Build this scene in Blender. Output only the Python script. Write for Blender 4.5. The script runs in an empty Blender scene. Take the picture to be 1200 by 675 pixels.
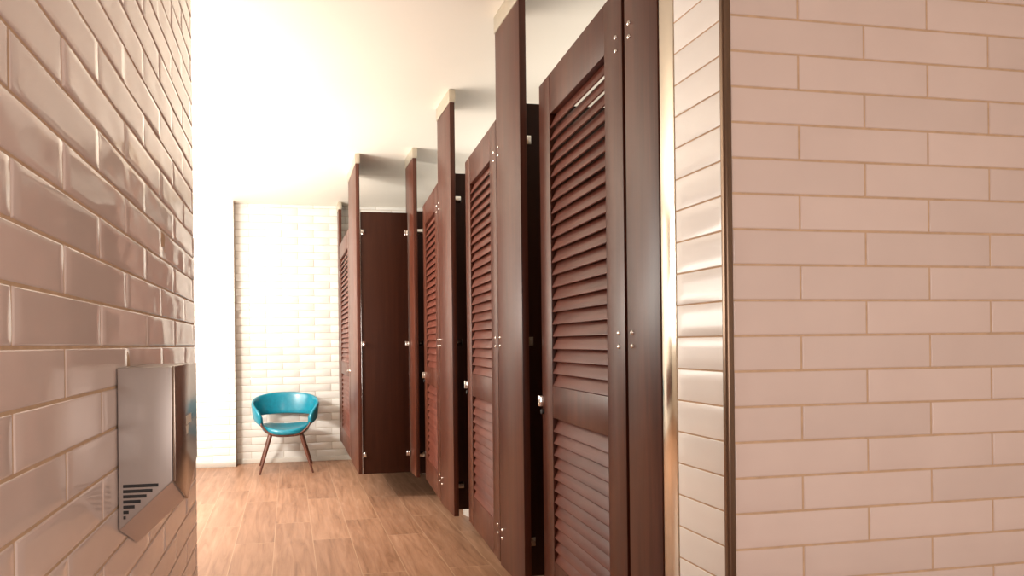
import bpy, bmesh, math, random
from mathutils import Vector, Matrix, noise
random.seed(7)
S = bpy.context.scene
COL = S.collection
PI = math.pi
CAM_H = 1.24
CEIL = 2.74
PX = 0.955          # corridor face of the cubicle row
HOV = 0.22          # partitions hang from the ceiling, clear of the floor
PTOP = 2.285

# ------------------------------------------------------------------ materials
def nt(name):
    m = bpy.data.materials.new(name); m.use_nodes = True
    t = m.node_tree; b = t.nodes['Principled BSDF']
    return m, t, b
def L(t, a, ao, b, bi): t.links.new(a.outputs[ao], b.inputs[bi])
def node(t, typ, **kw):
    n = t.nodes.new(typ)
    for k, v in kw.items(): setattr(n, k, v)
    return n
def ramp(t, stops):
    r = node(t, 'ShaderNodeValToRGB'); e = r.color_ramp.elements
    while len(e) < len(stops): e.new(0.5)
    for i, (p, c) in enumerate(stops):
        e[i].position = p; e[i].color = (*c, 1)
    return r
def mapped(t, scale, rot=(0, 0, 0), loc=(0, 0, 0), coord='Object'):
    tc = node(t, 'ShaderNodeTexCoord'); mp = node(t, 'ShaderNodeMapping')
    mp.inputs['Scale'].default_value = scale; mp.inputs['Rotation'].default_value = rot
    mp.inputs['Location'].default_value = loc
    L(t, tc, coord, mp, 'Vector'); return mp

def plain(name, col, rough=.5, metal=0, spec=.5, var=.06, nscale=6, coat=0, bump=0):
    m, t, b = nt(name)
    mp = mapped(t, (nscale,) * 3)
    n = node(t, 'ShaderNodeTexNoise'); n.inputs['Scale'].default_value = 1; n.inputs['Detail'].default_value = 4
    L(t, mp, 'Vector', n, 'Vector')
    r = ramp(t, [(.3, tuple(c * (1 - var) for c in col)), (.7, tuple(min(1, c * (1 + var)) for c in col))])
    L(t, n, 'Fac', r, 'Fac'); L(t, r, 'Color', b, 'Base Color')
    b.inputs['Roughness'].default_value = rough; b.inputs['Metallic'].default_value = metal
    b.inputs['Specular IOR Level'].default_value = spec; b.inputs['Coat Weight'].default_value = coat
    if bump:
        bp = node(t, 'ShaderNodeBump'); bp.inputs['Strength'].default_value = bump; bp.inputs['Distance'].default_value = .002
        L(t, n, 'Fac', bp, 'Height'); L(t, bp, 'Normal', b, 'Normal')
    return m

def wood(name, dark, mid, light, rough=.32, along='Z', coat=.25, spec=.5):
    m, t, b = nt(name)
    oi = node(t, 'ShaderNodeObjectInfo')
    tc = node(t, 'ShaderNodeTexCoord')
    ad = node(t, 'ShaderNodeVectorMath', operation='MULTIPLY_ADD')
    cx = node(t, 'ShaderNodeCombineXYZ')
    for k in ('X', 'Y', 'Z'): L(t, oi, 'Random', cx, k)
    ad.inputs[1].default_value = (1, 1, 1)
    mu = node(t, 'ShaderNodeVectorMath', operation='SCALE'); mu.inputs['Scale'].default_value = 13
    L(t, cx, 'Vector', mu, 0); L(t, tc, 'Object', ad, 0); L(t, mu, 'Vector', ad, 2)
    mp = node(t, 'ShaderNodeMapping')
    sc = {'Z': (38, 38, 1.6), 'X': (1.6, 38, 38), 'Y': (38, 1.6, 38)}[along]
    mp.inputs['Scale'].default_value = sc
    L(t, ad, 'Vector', mp, 'Vector')
    n = node(t, 'ShaderNodeTexNoise'); n.inputs['Scale'].default_value = 1; n.inputs['Detail'].default_value = 6
    n.inputs['Roughness'].default_value = .6; n.inputs['Distortion'].default_value = .4
    L(t, mp, 'Vector', n, 'Vector')
    r = ramp(t, [(.25, dark), (.5, mid), (.78, light)])
    L(t, n, 'Fac', r, 'Fac'); L(t, r, 'Color', b, 'Base Color')
    b.inputs['Roughness'].default_value = rough
    b.inputs['Coat Weight'].default_value = coat; b.inputs['Coat Roughness'].default_value = .28
    b.inputs['Specular IOR Level'].default_value = spec
    bp = node(t, 'ShaderNodeBump'); bp.inputs['Strength'].default_value = .06; bp.inputs['Distance'].default_value = .002
    L(t, n, 'Fac', bp, 'Height'); L(t, bp, 'Normal', b, 'Normal')
    return m

def tile_glaze(name, col, rough=.09, var=.05):
    # glazed ceramic: each tile carries a tone from a per-face colour attribute
    m, t, b = nt(name)
    at = node(t, 'ShaderNodeAttribute'); at.attribute_name = 'tone'
    r = ramp(t, [(0, tuple(c * (1 - var) for c in col)), (1, tuple(min(1, c * (1 + var)) for c in col))])
    L(t, at, 'Fac', r, 'Fac')
    mp = mapped(t, (5, 5, 5))
    n = node(t, 'ShaderNodeTexNoise'); n.inputs['Scale'].default_value = 1; n.inputs['Detail'].default_value = 3
    L(t, mp, 'Vector', n, 'Vector')
    mx = node(t, 'ShaderNodeMixRGB', blend_type='MULTIPLY'); mx.inputs['Fac'].default_value = .35
    r2 = ramp(t, [(.3, (.86, .84, .84)), (.7, (1, 1, 1))])
    L(t, n, 'Fac', r2, 'Fac'); L(t, r, 'Color', mx, 'Color1'); L(t, r2, 'Color', mx, 'Color2')
    L(t, mx, 'Color', b, 'Base Color')
    b.inputs['Roughness'].default_value = rough
    b.inputs['Specular IOR Level'].default_value = .55
    return m

def floor_mat():
    m, t, b = nt('wood_plank_tile')
    W, LN = .2415, 1.0
    # plank coordinates: u along the corridor (Y), v across (X)
    tc = node(t, 'ShaderNodeTexCoord'); sp = node(t, 'ShaderNodeSeparateXYZ'); L(t, tc, 'Object', sp, 'Vector')
    cb = node(t, 'ShaderNodeCombineXYZ')
    ay = node(t, 'ShaderNodeMath', operation='ADD'); ay.inputs[1].default_value = 10 - .66 + .5
    ax = node(t, 'ShaderNodeMath', operation='ADD'); ax.inputs[1].default_value = W * 40 - .1405
    L(t, sp, 'Y', ay, 0); L(t, sp, 'X', ax, 0); L(t, ay, 'Value', cb, 'X'); L(t, ax, 'Value', cb, 'Y')
    br = node(t, 'ShaderNodeTexBrick'); br.offset = .39; br.offset_frequency = 2; br.squash = 1
    br.inputs['Scale'].default_value = 1; br.inputs['Mortar Size'].default_value = .0022
    br.inputs['Mortar Smooth'].default_value = .15
    br.inputs['Brick Width'].default_value = LN; br.inputs['Row Height'].default_value = W
    br.inputs['Color1'].default_value = (0, 0, 0, 1); br.inputs['Color2'].default_value = (1, 1, 1, 1)
    br.inputs['Mortar'].default_value = (.5, .5, .5, 1)
    L(t, cb, 'Vector', br, 'Vector')
    # grain, shifted per plank
    ad = node(t, 'ShaderNodeVectorMath', operation='MULTIPLY_ADD'); ad.inputs[1].default_value = (7, 3, 5)
    L(t, br, 'Color', ad, 0); L(t, cb, 'Vector', ad, 2)
    mp = node(t, 'ShaderNodeMapping'); mp.inputs['Scale'].default_value = (2.2, 22, 1); L(t, ad, 'Vector', mp, 'Vector')
    n = node(t, 'ShaderNodeTexNoise'); n.inputs['Scale'].default_value = 1; n.inputs['Detail'].default_value = 7
    n.inputs['Roughness'].default_value = .62; n.inputs['Distortion'].default_value = .8
    L(t, mp, 'Vector', n, 'Vector')
    r = ramp(t, [(.22, (.19, .086, .044)), (.44, (.335, .176, .102)), (.60, (.41, .225, .138)), (.85, (.52, .315, .205))])
    L(t, n, 'Fac', r, 'Fac')
    mp2 = node(t, 'ShaderNodeMapping'); mp2.inputs['Scale'].default_value = (1.6, 4, 1); L(t, ad, 'Vector', mp2, 'Vector')
    n2 = node(t, 'ShaderNodeTexNoise'); n2.inputs['Scale'].default_value = 1; n2.inputs['Detail'].default_value = 3
    L(t, mp2, 'Vector', n2, 'Vector')
    r2 = ramp(t, [(.3, (.78, .74, .72)), (.7, (1.0, 1.0, 1.0))]); L(t, n2, 'Fac', r2, 'Fac')
    mx = node(t, 'ShaderNodeMixRGB', blend_type='MULTIPLY'); mx.inputs['Fac'].default_value = .8
    L(t, r, 'Color', mx, 'Color1'); L(t, r2, 'Color', mx, 'Color2')
    r3 = ramp(t, [(0, (.86, .84, .83)), (1, (1, 1, 1))]); L(t, br, 'Color', r3, 'Fac')
    mx2 = node(t, 'ShaderNodeMixRGB', blend_type='MULTIPLY'); mx2.inputs['Fac'].default_value = 1
    L(t, mx, 'Color', mx2, 'Color1'); L(t, r3, 'Color', mx2, 'Color2')
    mo = node(t, 'ShaderNodeMixRGB'); mo.inputs['Color2'].default_value = (.42, .26, .165, 1)
    L(t, br, 'Fac', mo, 'Fac'); L(t, mx2, 'Color', mo, 'Color1')
    L(t, mo, 'Color', b, 'Base Color')
    b.inputs['Roughness'].default_value = .42
    bp = node(t, 'ShaderNodeBump'); bp.inputs['Strength'].default_value = .25; bp.inputs['Distance'].default_value = .003
    sb = node(t, 'ShaderNodeMath', operation='SUBTRACT'); L(t, n, 'Fac', sb, 0); L(t, br, 'Fac', sb, 1)
    L(t, sb, 'Value', bp, 'Height'); L(t, bp, 'Normal', b, 'Normal')
    return m

M = {}
M['wood'] = wood('mahogany_laminate', (.046, .0112, .0055), (.074, .0200, .0105), (.112, .034, .019), rough=.36, coat=.05, spec=.36)
M['slat'] = wood('mahogany_slat', (.070, .0165, .0088), (.105, .0265, .0155), (.148, .043, .027), along='X', rough=.40, coat=0, spec=.34)
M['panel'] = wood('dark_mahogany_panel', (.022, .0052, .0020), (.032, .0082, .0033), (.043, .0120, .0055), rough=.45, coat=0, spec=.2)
M['walnut'] = wood('walnut', (.06, .017, .009), (.10, .030, .016), (.14, .047, .026))
M['steel'] = plain('brushed_steel', (.62, .57, .49), .3, 1, var=.05, nscale=20)
M['channel'] = plain('polished_steel_channel', (.64, .58, .49), .13, 1, var=.03, nscale=20)
M['cap'] = plain('steel_cap', (.60, .54, .44), .34, .75, var=.05, nscale=15)
M['chrome'] = plain('chrome', (.86, .85, .82), .1, 1, var=.02)
M['bronze'] = plain('bronze_trim', (.20, .135, .095), .28, .85, var=.08)
M['nickel'] = plain('nickel_cover', (.36, .29, .24), .24, .85, var=.04)
M['satin'] = plain('satin_grey_housing', (.46, .41, .385), .38, .5, var=.04)
M['under'] = plain('underside_painted_reflection', (.66, .52, .45), .3, .35, var=.04)  # pinkish reflection of the wall tiles put into the underside colour
M['black'] = plain('black_recess', (.02, .02, .022), .5, var=.1)
M['logo'] = plain('pale_print', (.75, .68, .58), .5)
M['teal'] = plain('teal_vinyl', (.003, .182, .258), .3, 0, .55, var=.10, nscale=30, coat=.15, bump=.12)
M['white_ceramic'] = plain('white_ceramic', (.50, .46, .41), .15, var=.02)
M['seat_plastic'] = plain('white_plastic', (.80, .79, .76), .3, var=.02)
M['paint'] = plain('ceiling_paint', (.80, .755, .67), .65, 0, .3, var=.015, nscale=2)
M['wallpaint'] = plain('wall_paint', (.82, .78, .71), .6, 0, .3, var=.02, nscale=2)
M['glaze_near'] = tile_glaze('white_glaze_pink_lit', (.71, .585, .53), .075, .05)  # white tile; the pinkish foreground light is put into its colour
M['glaze_side'] = tile_glaze('white_glaze_side_lit', (.92, .90, .87), .20, .03)  # same tile painted lighter to carry the strong light on the return
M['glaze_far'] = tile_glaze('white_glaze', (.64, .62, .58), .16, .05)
M['glaze_pier'] = tile_glaze('white_glaze_burnt_out', (.80, .78, .74), .2, .02)  # same tile painted lighter, so the pier looks burnt out by light
M['grout'] = plain('tan_grout', (.56, .39, .26), .85, 0, .2, var=.1, nscale=40)
M['grout_far'] = plain('cream_grout', (.46, .40, .33), .85, 0, .2, var=.06, nscale=40)
M['floor'] = floor_mat()

# ------------------------------------------------------------------ mesh helpers
class MB:
    def __init__(s): s.bm = bmesh.new(); s.lay = None
    def box(s, a, b, bev=0, mat=None, seg=2):
        bm = bmesh.new()
        x0, y0, z0 = (min(a[i], b[i]) for i in range(3)); x1, y1, z1 = (max(a[i], b[i]) for i in range(3))
        vs = [bm.verts.new(p) for p in ((x0, y0, z0), (x1, y0, z0), (x1, y1, z0), (x0, y1, z0), (x0, y0, z1), (x1, y0, z1), (x1, y1, z1), (x0, y1, z1))]
        for f in ((3, 2, 1, 0), (4, 5, 6, 7), (0, 1, 5, 4), (1, 2, 6, 5), (2, 3, 7, 6), (3, 0, 4, 7)): bm.faces.new([vs[i] for i in f])
        if bev: bmesh.ops.bevel(bm, geom=bm.edges[:], offset=bev, segments=seg, affect='EDGES', profile=.5)
        return s.add(bm, mat)
    def add(s, bm, mat=None):
        if mat is not None: bmesh.ops.transform(bm, matrix=mat, verts=bm.verts)
        me = bpy.data.meshes.new('tmp'); bm.to_mesh(me); bm.free(); s.bm.from_mesh(me); bpy.data.meshes.remove(me)
        return s
    def prism(s, poly, d, bev=0, mat=None):
        # poly: list of 3D points (planar), extruded along d
        bm = bmesh.new(); d = Vector(d)
        a = [bm.verts.new(p) for p in poly]; b = [bm.verts.new(Vector(p) + d) for p in poly]
        bm.faces.new(a); bm.faces.new(b[::-1]); n = len(a)
        for i in range(n): bm.faces.new((a[i], b[i], b[(i + 1) % n], a[(i + 1) % n]))
        bmesh.ops.recalc_face_normals(bm, faces=bm.faces[:])
        if bev: bmesh.ops.bevel(bm, geom=bm.edges[:], offset=bev, segments=2, affect='EDGES', profile=.5)
        return s.add(bm, mat)
    def tube(s, pts, rad, n=14, sx=1, sy=1, up=None, cap=True):
        # swept section; rad may be a list; sx, sy squash the section
        pts = [Vector(p) for p in pts]; k = len(pts)
        if not isinstance(rad, (list, tuple)): rad = [rad] * k
        bm = bmesh.new(); rings = []; prev = None
        for i, p in enumerate(pts):
            t = (pts[min(i + 1, k - 1)] - pts[max(i - 1, 0)]).normalized()
            if up is not None: a = Vector(up)
            else: a = prev if prev is not None else (Vector((0, 0, 1)) if abs(t.z) < .9 else Vector((1, 0, 0)))
            a = (a - t * a.dot(t)).normalized(); prev = a; bvec = t.cross(a)
            rings.append([bm.verts.new(p + a * (rad[i] * sx * math.cos(2 * PI * j / n)) + bvec * (rad[i] * sy * math.sin(2 * PI * j / n))) for j in range(n)])
        for r0, r1 in zip(rings, rings[1:]):
            for j in range(n): bm.faces.new((r0[j], r0[(j + 1) % n], r1[(j + 1) % n], r1[j]))
        if cap: bm.faces.new(rings[0][::-1]); bm.faces.new(rings[-1])
        bmesh.ops.recalc_face_normals(bm, faces=bm.faces[:])
        return s.add(bm)
    def loft(s, rings, closed=True, caps=True):
        bm = bmesh.new(); R = [[bm.verts.new(p) for p in r] for r in rings]; n = len(R[0])
        for r0, r1 in zip(R, R[1:]):
            for j in range(n if closed else n - 1): bm.faces.new((r0[j], r0[(j + 1) % n], r1[(j + 1) % n], r1[j]))
        if caps: bm.faces.new(R[0][::-1]); bm.faces.new(R[-1])
        bmesh.ops.recalc_face_normals(bm, faces=bm.faces[:])
        return s.add(bm)
    def cyl(s, p0, p1, r, n=16, bev=0):
        return s.tube([p0, p1], r, n)
    def build(s, name, mat, parent=None, smooth=None):
        me = bpy.data.meshes.new(name); s.bm.to_mesh(me); s.bm.free()
        for mm in (mat if isinstance(mat, (list, tuple)) else [mat]): me.materials.append(mm)
        o = bpy.data.objects.new(name, me); COL.objects.link(o)
        if parent is not None: o.parent = parent
        if smooth:
            for p in me.polygons: p.use_smooth = True
            if smooth is not True: me.set_sharp_from_angle(angle=math.radians(smooth))
        return o

def tag(o, label=None, cat=None, group=None, kind=None):
    if label: o['label'] = label
    if cat: o['category'] = cat
    if group: o['group'] = group
    if kind or cat: o['kind'] = kind or 'thing'
    return o
def empty(name, loc, rz=0, label=None, cat=None, group=None):
    o = bpy.data.objects.new(name, None); COL.objects.link(o)
    o.location = loc; o.rotation_euler = (0, 0, rz); o.empty_display_size = .1
    return tag(o, label, cat, group)
def struct(name, mb, mat, smooth=None):
    return tag(mb.build(name, mat, None, smooth), kind='structure')
def copy_tree(o, parent=None):
    c = o.copy(); COL.objects.link(c)
    if parent is not None: c.parent = parent
    for ch in list(o.children): copy_tree(ch, c)
    return c

# ------------------------------------------------------------------ the tiled walls
TW, TH, GR = .340, .0784, .0042
def tile_wall(name, P0, U, V, ulen, vlen, u0, v0, mats, nu=3, nv=2, relief=.003, edge=.0035, wave=0, tilt=0, back=.05, seed=0, bond=.5, gr=GR, flip=0, TW=TW, TH=TH):
    """running-bond tiles on a plane through P0 (U along, V up); u0, v0 are the phases of a joint"""
    P0, U, V = Vector(P0), Vector(U), Vector(V); N = U.cross(V).normalized()
    rnd = random.Random(seed)
    me = bpy.data.meshes.new(name); verts, faces, midx, tones = [], [], [], []
    # backing slab (grout in front, body behind)
    base = len(verts)
    for d in (0, -back):
        for (a, b) in ((0, 0), (ulen, 0), (ulen, vlen), (0, vlen)): verts.append(P0 + U * a + V * b + N * d)
    for f in ((0, 1, 2, 3), (7, 6, 5, 4), (1, 0, 4, 5), (2, 1, 5, 6), (3, 2, 6, 7), (0, 3, 7, 4)):
        faces.append(tuple(base + i for i in f)); midx.append(1); tones.append(.5)
    r0 = math.floor((0 - v0) / TH) - 1; r1 = math.ceil((vlen - v0) / TH) + 1
    for r in range(r0, r1):
        va, vb = max(0, v0 + r * TH + gr / 2), min(vlen, v0 + (r + 1) * TH - gr / 2)
        if vb - va < .006: continue
        off = u0 + (bond * TW if (r + flip) % 2 else 0)
        c0 = math.floor((0 - off) / TW) - 1; c1 = math.ceil((ulen - off) / TW) + 1
        for c in range(c0, c1):
            ua, ub = max(0, off + c * TW + gr / 2), min(ulen, off + (c + 1) * TW - gr / 2)
            if ub - ua < .008: continue
            tone = rnd.random(); tx, ty = rnd.gauss(0, tilt), rnd.gauss(0, tilt)
            sx, sy, sz = rnd.random() * 50, rnd.random() * 50, rnd.random() * 50
            e = min(edge, (ub - ua) / 3, (vb - va) / 3)
            us = [ua, ua + e * .35] + [ua + e + (ub - ua - 2 * e) * i / nu for i in range(nu + 1)] + [ub - e * .35, ub]
            vs = [va, va + e * .35] + [va + e + (vb - va - 2 * e) * i / nv for i in range(nv + 1)] + [vb - e * .35, vb]
            b0 = len(verts); cu, cv = (ua + ub) / 2, (va + vb) / 2
            for j, v in enumerate(vs):
                for i, u in enumerate(us):
                    lev = min(min(i, len(us) - 1 - i), min(j, len(vs) - 1 - j))
                    h = (-.0008, relief * .7, relief)[min(lev, 2)]
                    if lev >= 1 and wave:
                        q = noise.noise(Vector((u * 11 + sx, v * 16 + sy, sz))) + .5 * noise.noise(Vector((u * 26 + sx, v * 34 + sy, sz + 9)))
                        k = 1 if lev >= 2 else .5
                        h += k * wave * q + k * (tx * (u - cu) + ty * (v - cv))
                    verts.append(P0 + U * u + V * v + N * h)
            w = len(us)
            for j in range(len(vs) - 1):
                for i in range(w - 1):
                    a = b0 + j * w + i
                    faces.append((a, a + 1, a + 1 + w, a + w)); midx.append(0); tones.append(tone)
    me.from_pydata([tuple(v) for v in verts], [], faces)
    me.materials.append(mats[0]); me.materials.append(mats[1])
    for p, mi in zip(me.polygons, midx): p.material_index = mi; p.use_smooth = (mi == 0)
    at = me.attributes.new('tone', 'FLOAT', 'FACE')
    at.data.foreach_set('value', tones)
    o = bpy.data.objects.new(name, me); COL.objects.link(o)
    return tag(o, kind='structure')

LX, LEND = -.332, 2.205          # left wall face and its far end
RY = 1.153                       # near face of the right wall
BY = 6.345                       # far wall
# left wall: starts behind the camera
Y0 = -1.9
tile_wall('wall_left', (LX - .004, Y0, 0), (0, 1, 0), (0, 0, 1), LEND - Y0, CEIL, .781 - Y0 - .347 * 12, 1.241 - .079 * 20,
          (M['glaze_near'], M['grout']), nu=14, nv=6, relief=.0020, edge=.0034, wave=.0011, tilt=.006, back=.16, seed=3, TW=.347, TH=.079)
# right wall, facing the camera
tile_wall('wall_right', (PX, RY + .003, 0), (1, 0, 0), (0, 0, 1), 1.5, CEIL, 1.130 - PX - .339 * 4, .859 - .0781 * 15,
          (M['glaze_near'], M['grout']), nu=6, nv=3, relief=.0016, edge=.0026, wave=.00012, tilt=.0015, back=.02, seed=5, flip=1, TW=.339, TH=.0781)
# its return, facing the corridor
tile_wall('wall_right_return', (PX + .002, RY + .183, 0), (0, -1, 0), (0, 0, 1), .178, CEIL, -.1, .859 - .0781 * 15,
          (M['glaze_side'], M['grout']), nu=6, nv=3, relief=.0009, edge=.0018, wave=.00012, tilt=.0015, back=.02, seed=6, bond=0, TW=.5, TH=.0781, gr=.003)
# far wall and the projecting pier to the left of the chair
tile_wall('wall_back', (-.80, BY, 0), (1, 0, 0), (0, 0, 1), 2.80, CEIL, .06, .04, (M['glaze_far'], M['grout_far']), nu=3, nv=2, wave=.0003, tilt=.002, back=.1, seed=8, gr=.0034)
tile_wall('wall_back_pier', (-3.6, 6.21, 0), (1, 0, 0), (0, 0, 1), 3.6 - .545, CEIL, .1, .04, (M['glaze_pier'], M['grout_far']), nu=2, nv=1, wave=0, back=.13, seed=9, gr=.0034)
# the wall behind the cubicles
tile_wall('wall_stalls', (1.95, BY, 0), (0, -1, 0), (0, 0, 1), BY - RY - .03, CEIL, .1, .04, (M['glaze_far'], M['grout_far']), nu=1, nv=1, back=.1, seed=10, gr=.0034)

mb = MB(); mb.box((-3.8, Y0 - .1, -.06), (2.6, BY + .1, 0)); struct('floor', mb, M['floor'])
mb = MB(); mb.box((-3.8, Y0 - .1, CEIL), (2.6, BY + .1, CEIL + .08)); struct('ceiling', mb, M['paint'])
mb = MB(); mb.box((-3.7, LEND - .12, 0), (LX - .166, LEND - .001, CEIL)); struct('wall_left_front', mb, M['wallpaint'])
mb = MB(); mb.box((-3.75, LEND - .12, 0), (-3.62, BY, CEIL)); struct('wall_left_far', mb, M['wallpaint'])
mb = MB(); mb.box((LX - .2, Y0 - .1, 0), (2.6, Y0, CEIL)); struct('wall_front', mb, M['wallpaint'])
mb = MB(); mb.box((PX + 1.5, Y0, 0), (2.6, RY + .05, CEIL)); struct('wall_right_near', mb, M['wallpaint'])
# corner profile, steel channel and skirting
mb = MB(); mb.box((PX - .015, RY - .005, 0), (PX + .0045, RY + .012, CEIL), .005, seg=3); struct('trim_1', mb, M['bronze'], 40)
mb = MB(); mb.box((PX + .001, RY + .185, 0), (PX + .02, 1.396, CEIL), .002); struct('trim_2', mb, M['channel'], 40)
mb = MB(); mb.box((-.544, BY - .014, 0), (1.94, BY - .003, .05), .003); struct('baseboard_back', mb, M['white_ceramic'], 40)
mb = MB(); mb.box((-3.6, 6.196, 0), (-.545, 6.206, .05), .003); struct('baseboard_back_left', mb, M['white_ceramic'], 40)
mb = MB(); mb.box((-3.55, 6.17, .28), (-1.25, 6.206, .80), .004); struct('added_reflection_panel', mb, M['wood'], 40)  # added panel out of view, reflects as the dark band in the channel

# ------------------------------------------------------------------ cubicles
def screw(parent, x, y, z, nx, ny):
    mb = MB(); d = Vector((nx, ny, 0)); p = Vector((x, y, z))
    pts = [p - d * .001, p + d * .0022, p + d * .0042, p + d * .005]
    mb.tube(pts, [.0066, .0066, .0044, .0012], 14)
    return mb.build('screw', M['chrome'], parent, 50)

def pilaster(loc_y, width, label, x=PX, t=.03, hinge=None, cap=True):
    """ceiling-hung post: origin under its near corridor corner; runs +Y by width, thickness into +X"""
    o = empty('pilaster', (x, loc_y, HOV), 0, label, 'partition post', 'ceiling hung posts of the cubicles')
    H = CEIL - HOV
    mb = MB(); mb.box((0, 0, 0), (t, width, H - .01), .0015); mb.build('post', M['wood'], o, 40)
    if cap:
        mb = MB(); mb.box((-.004, -.004, H - .078), (t + .004, width + .004, H - .001), .0015)
        mb.build('ceiling_cap', M['cap'], o, 40)
    if hinge is not None:
        for zc in (2.115, 1.246, .368):
            for dz in (-.019, .019): screw(o, 0, hinge, zc + dz - HOV, -1, 0)
    return o
pilaster(1.400, .150, 'dark wood post right next to the steel strip and white tiled corner', hinge=.127)
pilaster(2.315, .281, 'tall dark wood post between the nearest and second louvred doors', hinge=.255)
pilaster(3.366, .297, 'tall dark wood post between the second and third louvred doors', hinge=.270)
pilaster(4.405, .285, 'narrow dark wood post in the corner beside the plain dark panel')
pilaster(4.590, .565, 'pale lit wood post jutting out furthest left, before the last louvred door', x=.535, t=.03)
pilaster(6.166, .165, 'dark wood sliver of a post at the far tiled wall behind the last door', x=.535, t=.03)

def bracket(parent, x, y, z, sx, sy, arm=.028):
    """small U bracket holding a panel to a post; sx, sy point away from the corner"""
    mb = MB()
    mb.box((x, y, z - .019), (x + sx * arm, y + sy * .004, z + .019), .001)
    mb.box((x, y, z - .019), (x + sx * .004, y + sy * .022, z + .019), .001)
    mb.cyl((x + sx * arm * .65, y + sy * .003, z), (x + sx * arm * .65, y + sy * .007, z), .005, 12)
    return mb.build('bracket', M['chrome'], parent, 40)
# side partitions between stalls
for yc, lab in ((2.455, 'dark side panel seen through the gap beside the nearest door'),
                (3.515, 'dark side panel seen through the gap beside the second door'),
                (4.548, 'dark side panel seen through the gap beside the third door')):
    o = empty('stall_divider', (PX + .033, yc, HOV), 0, lab, 'partition panel', 'side panels between the cubicles')
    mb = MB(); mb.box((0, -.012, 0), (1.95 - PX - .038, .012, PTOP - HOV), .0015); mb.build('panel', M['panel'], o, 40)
    for z in (2.125, 1.246, .372): bracket(o, .001, -.0125, z - HOV, 1, -1, .068)
# the plain panel facing the camera
o = empty('stall_divider', (.566, 4.612, HOV), 0, 'plain dark wood panel facing the camera between two posts', 'partition panel')
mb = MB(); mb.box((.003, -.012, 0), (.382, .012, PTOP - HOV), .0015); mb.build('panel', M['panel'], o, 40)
for z in (2.125, 1.243, .373):
    bracket(o, .004, -.0125, z - HOV, 1, -1); bracket(o, .381, -.0125, z - HOV, -1, -1)
mb = MB()
mb.box((-.0005, -.014, 0), (.0028, -.006, PTOP - HOV)); mb.box((.3822, -.014, 0), (.385, -.006, PTOP - HOV))
mb.build('edge_strip', M['chrome'], o)

DB, DT = .228, 2.272
def louvre(x0, x1, z0, z1, n, s, T):
    mb = MB(); p = (z1 - z0) / n
    for k in range(n):
        zc = z0 + (k + .5) * p
        # slat tilted so its outer edge hangs lower
        bm = bmesh.new()
        w, th = .060, .0070
        ang = math.radians(66)
        m = Matrix.Translation((0, s * -(T / 2) , zc)) @ Matrix.Rotation(-s * ang, 4, 'X')
        mb.box((x0 - .004, -w / 2, -th / 2), (x1 + .004, w / 2, th / 2), .0028, m, seg=2)
    return mb
def door(hx, hy, W, ang, s, label, stile=.112, latch=True, screws=True):
    """local x from hinge to free edge, outer face at y=0, body at -s*y"""
    o = empty('stall_door_leaf', (hx, hy, DB), ang, label, 'cubicle door', 'louvred cubicle doors')
    T = .034; H = DT - DB; g = .0035
    zs = dict(b0=.395 - DB, b1=.950 - DB, m1=1.072 - DB, t1=2.118 - DB)
    y0, y1 = 0, -s * T
    fr = MB()
    fr.box((0, y0, 0), (stile, y1, H), .0015); f = fr.build('stile', M['wood'], o, 40)
    fr = MB(); fr.box((W - stile, y0, 0), (W, y1, H), .0015); fr.build('stile', M['wood'], o, 40)
    for a, b in ((0, zs['b0']), (zs['b1'], zs['m1']), (zs['t1'], H)):
        fr = MB(); fr.box((stile + .0006, -s * .0008, a), (W - stile - .0006, y1 + s * .0008, b), .001)
        fr.build('rail', M['wood'], o, 40)
    louvre(stile, W - stile, zs['m1'] + .004, zs['t1'] - .004, 22, s, T).build('louvre_panel', M['slat'], o, 45)
    louvre(stile, W - stile, zs['b0'] + .004, zs['b1'] - .004, 12, s, T).build('louvre_panel', M['slat'], o, 45)
    if screws:
        for zc in (2.113, 1.245, .372):
            for dz in (-.020, .020): screw(o, .036, 0, zc + dz - DB, 0, s)
    if latch:
        zl = 1.005 - DB
        mb = MB()
        mb.box((W - .020, y0 + s * .020, zl - .022), (W + .012, y1 - s * .001, zl + .024), .005)
        lt = mb.build('latch', M['chrome'], o, 40)
        mb = MB(); mb.tube([(W + .012, -s * T * .5, zl), (W + .022, -s * T * .5, zl), (W + .030, -s * T * .5, zl), (W + .034, -s * T * .5, zl)], [.010, .013, .014, .008], 16)
        mb.build('knob', M['chrome'], lt, 50)
        mb = MB(); mb.tube([(W - .010, -.002 * s, zl - .042), (W - .010, s * .009, zl - .042)], [.011, .010], 16)
        mb.build('keyhole', M['black'], lt, 50)
    return o
A = math.radians(4.5)
door(PX + .002, 1.567, .685, PI / 2 - A, 1, 'nearest louvred dark wood cubicle door, ajar, right of the tall posts')
door(PX + .002, 2.606, .640, PI / 2 - A, 1, 'second louvred cubicle door, between the two tallest posts')
door(PX + .002, 3.678, .640, PI / 2 - A, 1, 'third louvred cubicle door, almost edge-on behind the second door and its post')
d = door(.537, 6.148, .970, -PI / 2, -1, 'last louvred cubicle door, seen edge-on beside the turquoise chair', screws=False, latch=False)
for zc in (1.98, 1.25, .40):
    mb = MB(); mb.tube([(-.001, .006, zc - .03 - DB), (-.001, .006, zc + .03 - DB)], .008, 12)
    mb.box((-.001, .001, zc - .025 - DB), (.03, .004, zc + .025 - DB), .001)
    mb.build('hinge', M['chrome'], d, 40)

mb = MB(); mb.tube([(.925, .0005, 1.005 - DB), (.925, -.008, 1.005 - DB), (.925, -.018, 1.005 - DB), (.925, -.022, 1.005 - DB)], [.017, .012, .014, .009], 18)
mb.build('knob', M['chrome'], d, 50)
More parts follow.
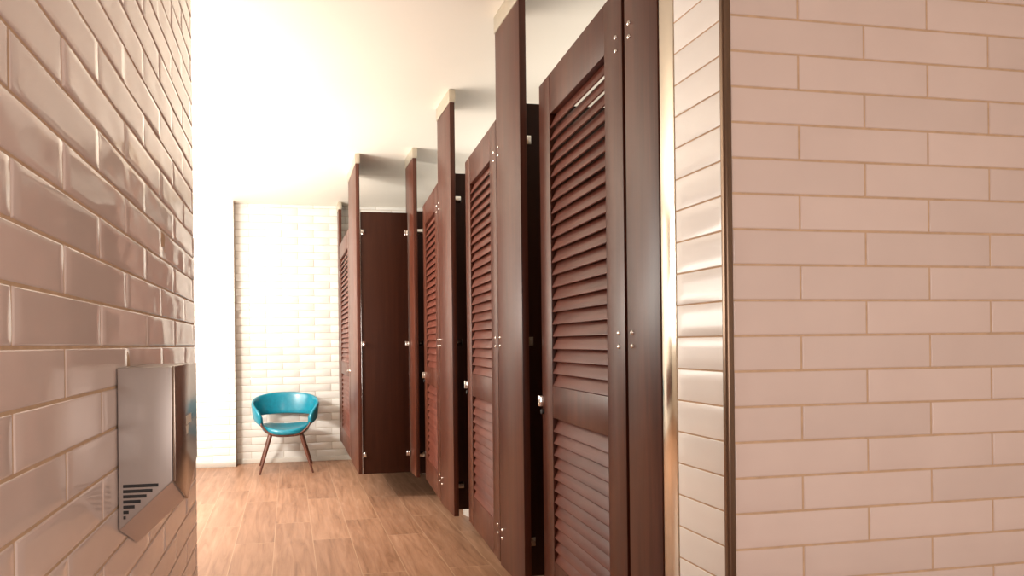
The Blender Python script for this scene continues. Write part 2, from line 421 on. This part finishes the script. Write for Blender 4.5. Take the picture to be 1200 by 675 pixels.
# ------------------------------------------------------------------ toilets glimpsed under the side panels
def toilet(y, label):
    o = empty('toilet', (1.20, y, 0), 0, label, 'toilet', 'toilets inside the cubicles')
    def ring(xf, xb, w, z, n=28):
        pts = []
        for j in range(n):
            a = 2 * PI * j / n; ca, sa = math.cos(a), math.sin(a)
            cx, rx = (xf + xb) / 2, (xb - xf) / 2
            e = .62 if ca > 0 else .9
            pts.append((cx + rx * math.copysign(abs(ca) ** e, ca), w / 2 * math.copysign(abs(sa) ** .75, sa), z))
        return pts
    mb = MB(); mb.loft([ring(.04, .66, .26, 0.001), ring(.035, .66, .25, .10), ring(.03, .66, .27, .22), ring(.01, .66, .33, .32), ring(0, .66, .36, .385), ring(.008, .655, .35, .40)])
    mb.build('bowl', M['white_ceramic'], o, 60)
    mb = MB(); mb.loft([ring(-.005, .50, .37, .403), ring(-.008, .505, .376, .412), ring(0, .50, .366, .420)]); mb.build('seat', M['seat_plastic'], o, 60)
    mb = MB(); mb.loft([ring(-.004, .50, .37, .423), ring(-.004, .50, .37, .434), ring(.02, .49, .33, .442)]); mb.build('lid', M['seat_plastic'], o, 60)
    mb = MB(); mb.box((.52, -.19, .402), (.70, .19, .76), .025, seg=3); c = mb.build('cistern', M['white_ceramic'], o, 40)
    mb = MB(); mb.box((.51, -.2, .762), (.71, .2, .79), .01, seg=3); mb.build('cistern_lid', M['white_ceramic'], c, 40)
    mb = MB(); mb.tube([(.61, 0, .79), (.61, 0, .797)], .02, 20); mb.build('flush_button', M['chrome'], c, 40)
toilet(4.12, 'white toilet glimpsed under the second door\'s side panel')
toilet(5.52, 'white toilet glimpsed under the third door\'s side panel')

# ------------------------------------------------------------------ hand dryer on the left wall
def dryer():
    xw, xf = LX + .0005, -.223
    yn, ym, yf = 1.213, 1.350, 1.488
    o = empty('hand_dryer', (xw, ym, 1.2), 0, 'brushed metal V-shaped hand dryer mounted on the left tiled wall', 'hand dryer')
    D = xf - xw; a, b = yn - ym, yf - ym
    zt = 0.0; back = [(a, zt), (a, -.318), (0, -.388), (b, -.318), (b, zt)]
    fro = [(a, zt), (a, -.225), (0, -.295), (b, -.225), (b, zt)]
    bm = bmesh.new()
    Bv = [bm.verts.new((0, y, z)) for y, z in back]; Fv = [bm.verts.new((D - .006, y, z)) for y, z in fro]
    bm.faces.new(Bv); bm.faces.new(Fv[::-1])
    und = []
    for i in range(5):
        f = bm.faces.new((Bv[i], Fv[i], Fv[(i + 1) % 5], Bv[(i + 1) % 5]))
        if i in (1, 2): f.material_index = 1
    bmesh.ops.recalc_face_normals(bm, faces=bm.faces[:])
    bmesh.ops.bevel(bm, geom=bm.edges[:], offset=.0025, segments=2, affect='EDGES', profile=.5)
    mb = MB(); mb.add(bm); body = mb.build('housing', [M['satin'], M['under']], o, 40)
    e = .0015
    mb = MB(); mb.prism([(D - .0055, y * 1.004, z + (e if i in (0, 4) else -e)) for i, (y, z) in enumerate(fro)], (.0055, 0, 0), .0015)
    fc = mb.build('front_cover', M['nickel'], o, 40)
    # vent bars on the near side, each a rounded slit following the slanted edge
    mb = MB(); n = 7
    for i in range(n):
        z = -.232 - i * .0102; x1 = .075 - i * .0112
        mb.tube([(.009, a - .0002, z), (max(.0135, x1), a - .0002, z)], .0031, 12, sx=1, sy=.35, up=(0, 0, 1))
    v = mb.build('vent', M['black'], o, 40)
    # pale printed mark on the cover
    mb = MB()
    mb.prism([(D + .0002, -.012, -.112), (D + .0002, .052, -.112), (D + .0002, .052, -.131), (D + .0002, -.012, -.131)], (.0006, 0, 0))
    mb.prism([(D + .0002, -.018, -.133), (D + .0002, .012, -.133), (D + .0002, .006, -.152), (D + .0002, -.010, -.152)], (.0006, 0, 0))
    mb.build('printed_mark', M['logo'], fc)
dryer()

# ------------------------------------------------------------------ chair
def chair():
    cx, cy = -.036, 5.99
    o = empty('armchair', (cx, cy, 0), 0, 'turquoise vinyl tub chair with splayed brown wooden legs against the far wall', 'chair')
    # back-and-arm band: plan is a rounded U opening to the front (-Y)
    def plan(t, off=0):
        # t in [-1,1]; 0 = back centre, +-1 = arm tips at the front
        a = t * math.radians(128)
        rx, ry = .310 + off, .268 + off
        s, c = math.sin(a), math.cos(a)
        x = rx * math.copysign(abs(s) ** .95, s); y = ry * math.copysign(abs(c) ** .9, c)
        if abs(t) > .70: x *= 1 - .05 * ((abs(t) - .70) / .30) ** 2
        return x, y
    n = 48; rings = []
    for i in range(n + 1):
        t = -1 + 2 * i / n; k = abs(t)
        top = .752 - .150 * k ** 2.0 - .03 * max(0, (k - .78) / .22) ** 2
        bot = .530 - .012 * k - .068 * max(0, (k - .62) / .38) ** 1.3
        if k > .93:
            q = (k - .93) / .07; mid = .515
            top = top + (mid + .03 - top) * q ** 2 * .6
        r = []
        m = 18; H = (top - bot) / 2; zc = (top + bot) / 2
        for j in range(m):
            b = 2 * PI * j / m; cb, sb = math.cos(b), math.sin(b)
            zz = zc + H * math.copysign(abs(sb) ** .45, sb)
            lean = .028 * (zz - .56) / .22
            off = lean + .0165 * math.copysign(abs(cb) ** .7, cb)
            x, y = plan(t, off); r.append((x, y, zz))
        rings.append(r)
    mb = MB(); mb.loft(rings); bk = mb.build('backrest', M['teal'], o, True)
    # bent wooden hoop from arm tip, under the seat, to the other arm tip
    xt, yt = plan(1)
    pts = []
    for i in range(41):
        u = -1 + 2 * i / 40
        k = abs(u)
        x = xt * 1.01 * math.copysign(min(1, (k * 1.03)) ** .92, u) if u else 0
        z = .362 + .118 * k ** 3.2
        y = yt + .02 - .045 * (1 - k ** 2)
        pts.append((x, y, z))
    mb = MB(); mb.tube(pts, .026, 14, sx=.42, sy=1, up=None); 
    mb.build('frame', M['walnut'], o, True)
    # round upholstered seat, gently dished
    n = 44; rings = []
    for (z, s) in ((.372, .90), (.374, .97), (.384, 1.0), (.404, 1.0), (.418, .975), (.424, .92), (.421, .78), (.416, .55), (.413, .3), (.412, .08)):
        r = []
        for j in range(n):
            a = 2 * PI * j / n; ca, sa = math.cos(a), math.sin(a)
            x = .232 * s * math.copysign(abs(ca) ** .88, ca); y = -.005 + .232 * s * math.copysign(abs(sa) ** .88, sa)
            lift = (.040 * max(0, abs(x) / .232) ** 2.2 + .012 * max(0, y / .23)) * (1 if z > .39 else .6)
            r.append((x, y, z + lift))
        rings.append(r)
    mb = MB(); mb.loft(rings); mb.build('seat', M['teal'], o, True)
    # thin shell below the cushion
    rings = []
    for (z, s) in ((.352, .70), (.356, .84), (.366, .93)):
        rings.append([(.232 * s * math.cos(2 * PI * j / 40), -.005 + .232 * s * math.sin(2 * PI * j / 40), z + .022 * (s * abs(math.cos(2 * PI * j / 40))) ** 2.2) for j in range(40)])
    mb = MB(); mb.loft(rings); mb.build('seat_shell', M['walnut'], o, True)
    for sx in (-1, 1):
        for top, foot in ((((sx * .148 , -.165, .368)), ((sx * .255, -.232, 0.0))), ((sx * .150, .13, .368), (sx * .268, .215, 0.0))):
            t, f = Vector(top), Vector(foot)
            if foot[1] < 0: f.x += .004
            mb = MB(); mb.tube([f + (t - f) * q for q in (0, .02, .3, .7, 1)], [.0095, .0105, .0135, .0175, .0205], 16)
            mb.build('leg', M['walnut'], o, 50)
chair()

# ------------------------------------------------------------------ lights
def area(name, loc, target, sx, sy, power, col=(1, 1, 1), spread=None):
    l = bpy.data.lights.new(name, 'AREA'); l.shape = 'RECTANGLE'; l.size = sx; l.size_y = sy
    l.energy = power; l.color = col
    if spread: l.spread = math.radians(spread)
    o = bpy.data.objects.new(name, l); COL.objects.link(o); o.location = loc
    d = Vector(target) - Vector(loc); o.rotation_euler = d.to_track_quat('-Z', 'Y').to_euler()
    return o
area('side_room_key', (-1.60, 3.85, 1.72), (.3, 5.6, .9), .34, .34, 62, (1, .955, .885), 140)
area('side_room_light', (-2.7, 4.2, 1.9), (1.0, 4.0, 1.9), 2.0, 1.4, 98, (1, .95, .87))
area('side_room_uplight', (-1.2, 3.9, 1.5), (-.7, 3.9, 2.74), 2.2, 1.2, 88, (1, .935, .84))
area('pier_wash', (-1.6, 4.9, 2.66), (-.9, 6.2, 1.0), .8, .3, 14, (1, .97, .92))
area('near_room_fill', (1.0, -1.6, 1.15), (.5, 1.2, 1.0), 1.3, 1.5, 36, (1, .91, .85))  # added fill behind the camera for the foreground walls, no fixture modelled
area('stall_ceiling_fill', (1.55, 3.6, 2.31), (1.55, 3.6, 2.74), .5, 4.2, 9, (1, .93, .83))  # added fill, softens the shade on the ceiling above the stalls
w = bpy.data.worlds.new('world'); S.world = w; w.use_nodes = True
w.node_tree.nodes['Background'].inputs['Color'].default_value = (1, .93, .85, 1)
w.node_tree.nodes['Background'].inputs['Strength'].default_value = .05

# ------------------------------------------------------------------ camera
cam = bpy.data.cameras.new('camera'); co = bpy.data.objects.new('camera', cam); COL.objects.link(co)
F, CX, CY = 690., 443., 403.6
th = math.atan2(105, F); rho = math.radians(.65)
cam.sensor_fit = 'HORIZONTAL'; cam.sensor_width = 36; cam.lens = 36 * F / 1200
cam.shift_x = (600 - CX) / 1200; cam.shift_y = (CY - 337.5) / 1200
cam.clip_start = .02
co.matrix_world = Matrix.Translation((0, 0, CAM_H)) @ Matrix.Rotation(-th, 4, 'Z') @ Matrix.Rotation(PI / 2, 4, 'X') @ Matrix.Rotation(-rho, 4, 'Z')
S.camera = co
S.view_settings.view_transform = 'Standard'
S.view_settings.look = 'None'
S.view_settings.exposure = 0
S.cycles.max_bounces = 10
S.cycles.diffuse_bounces = 6
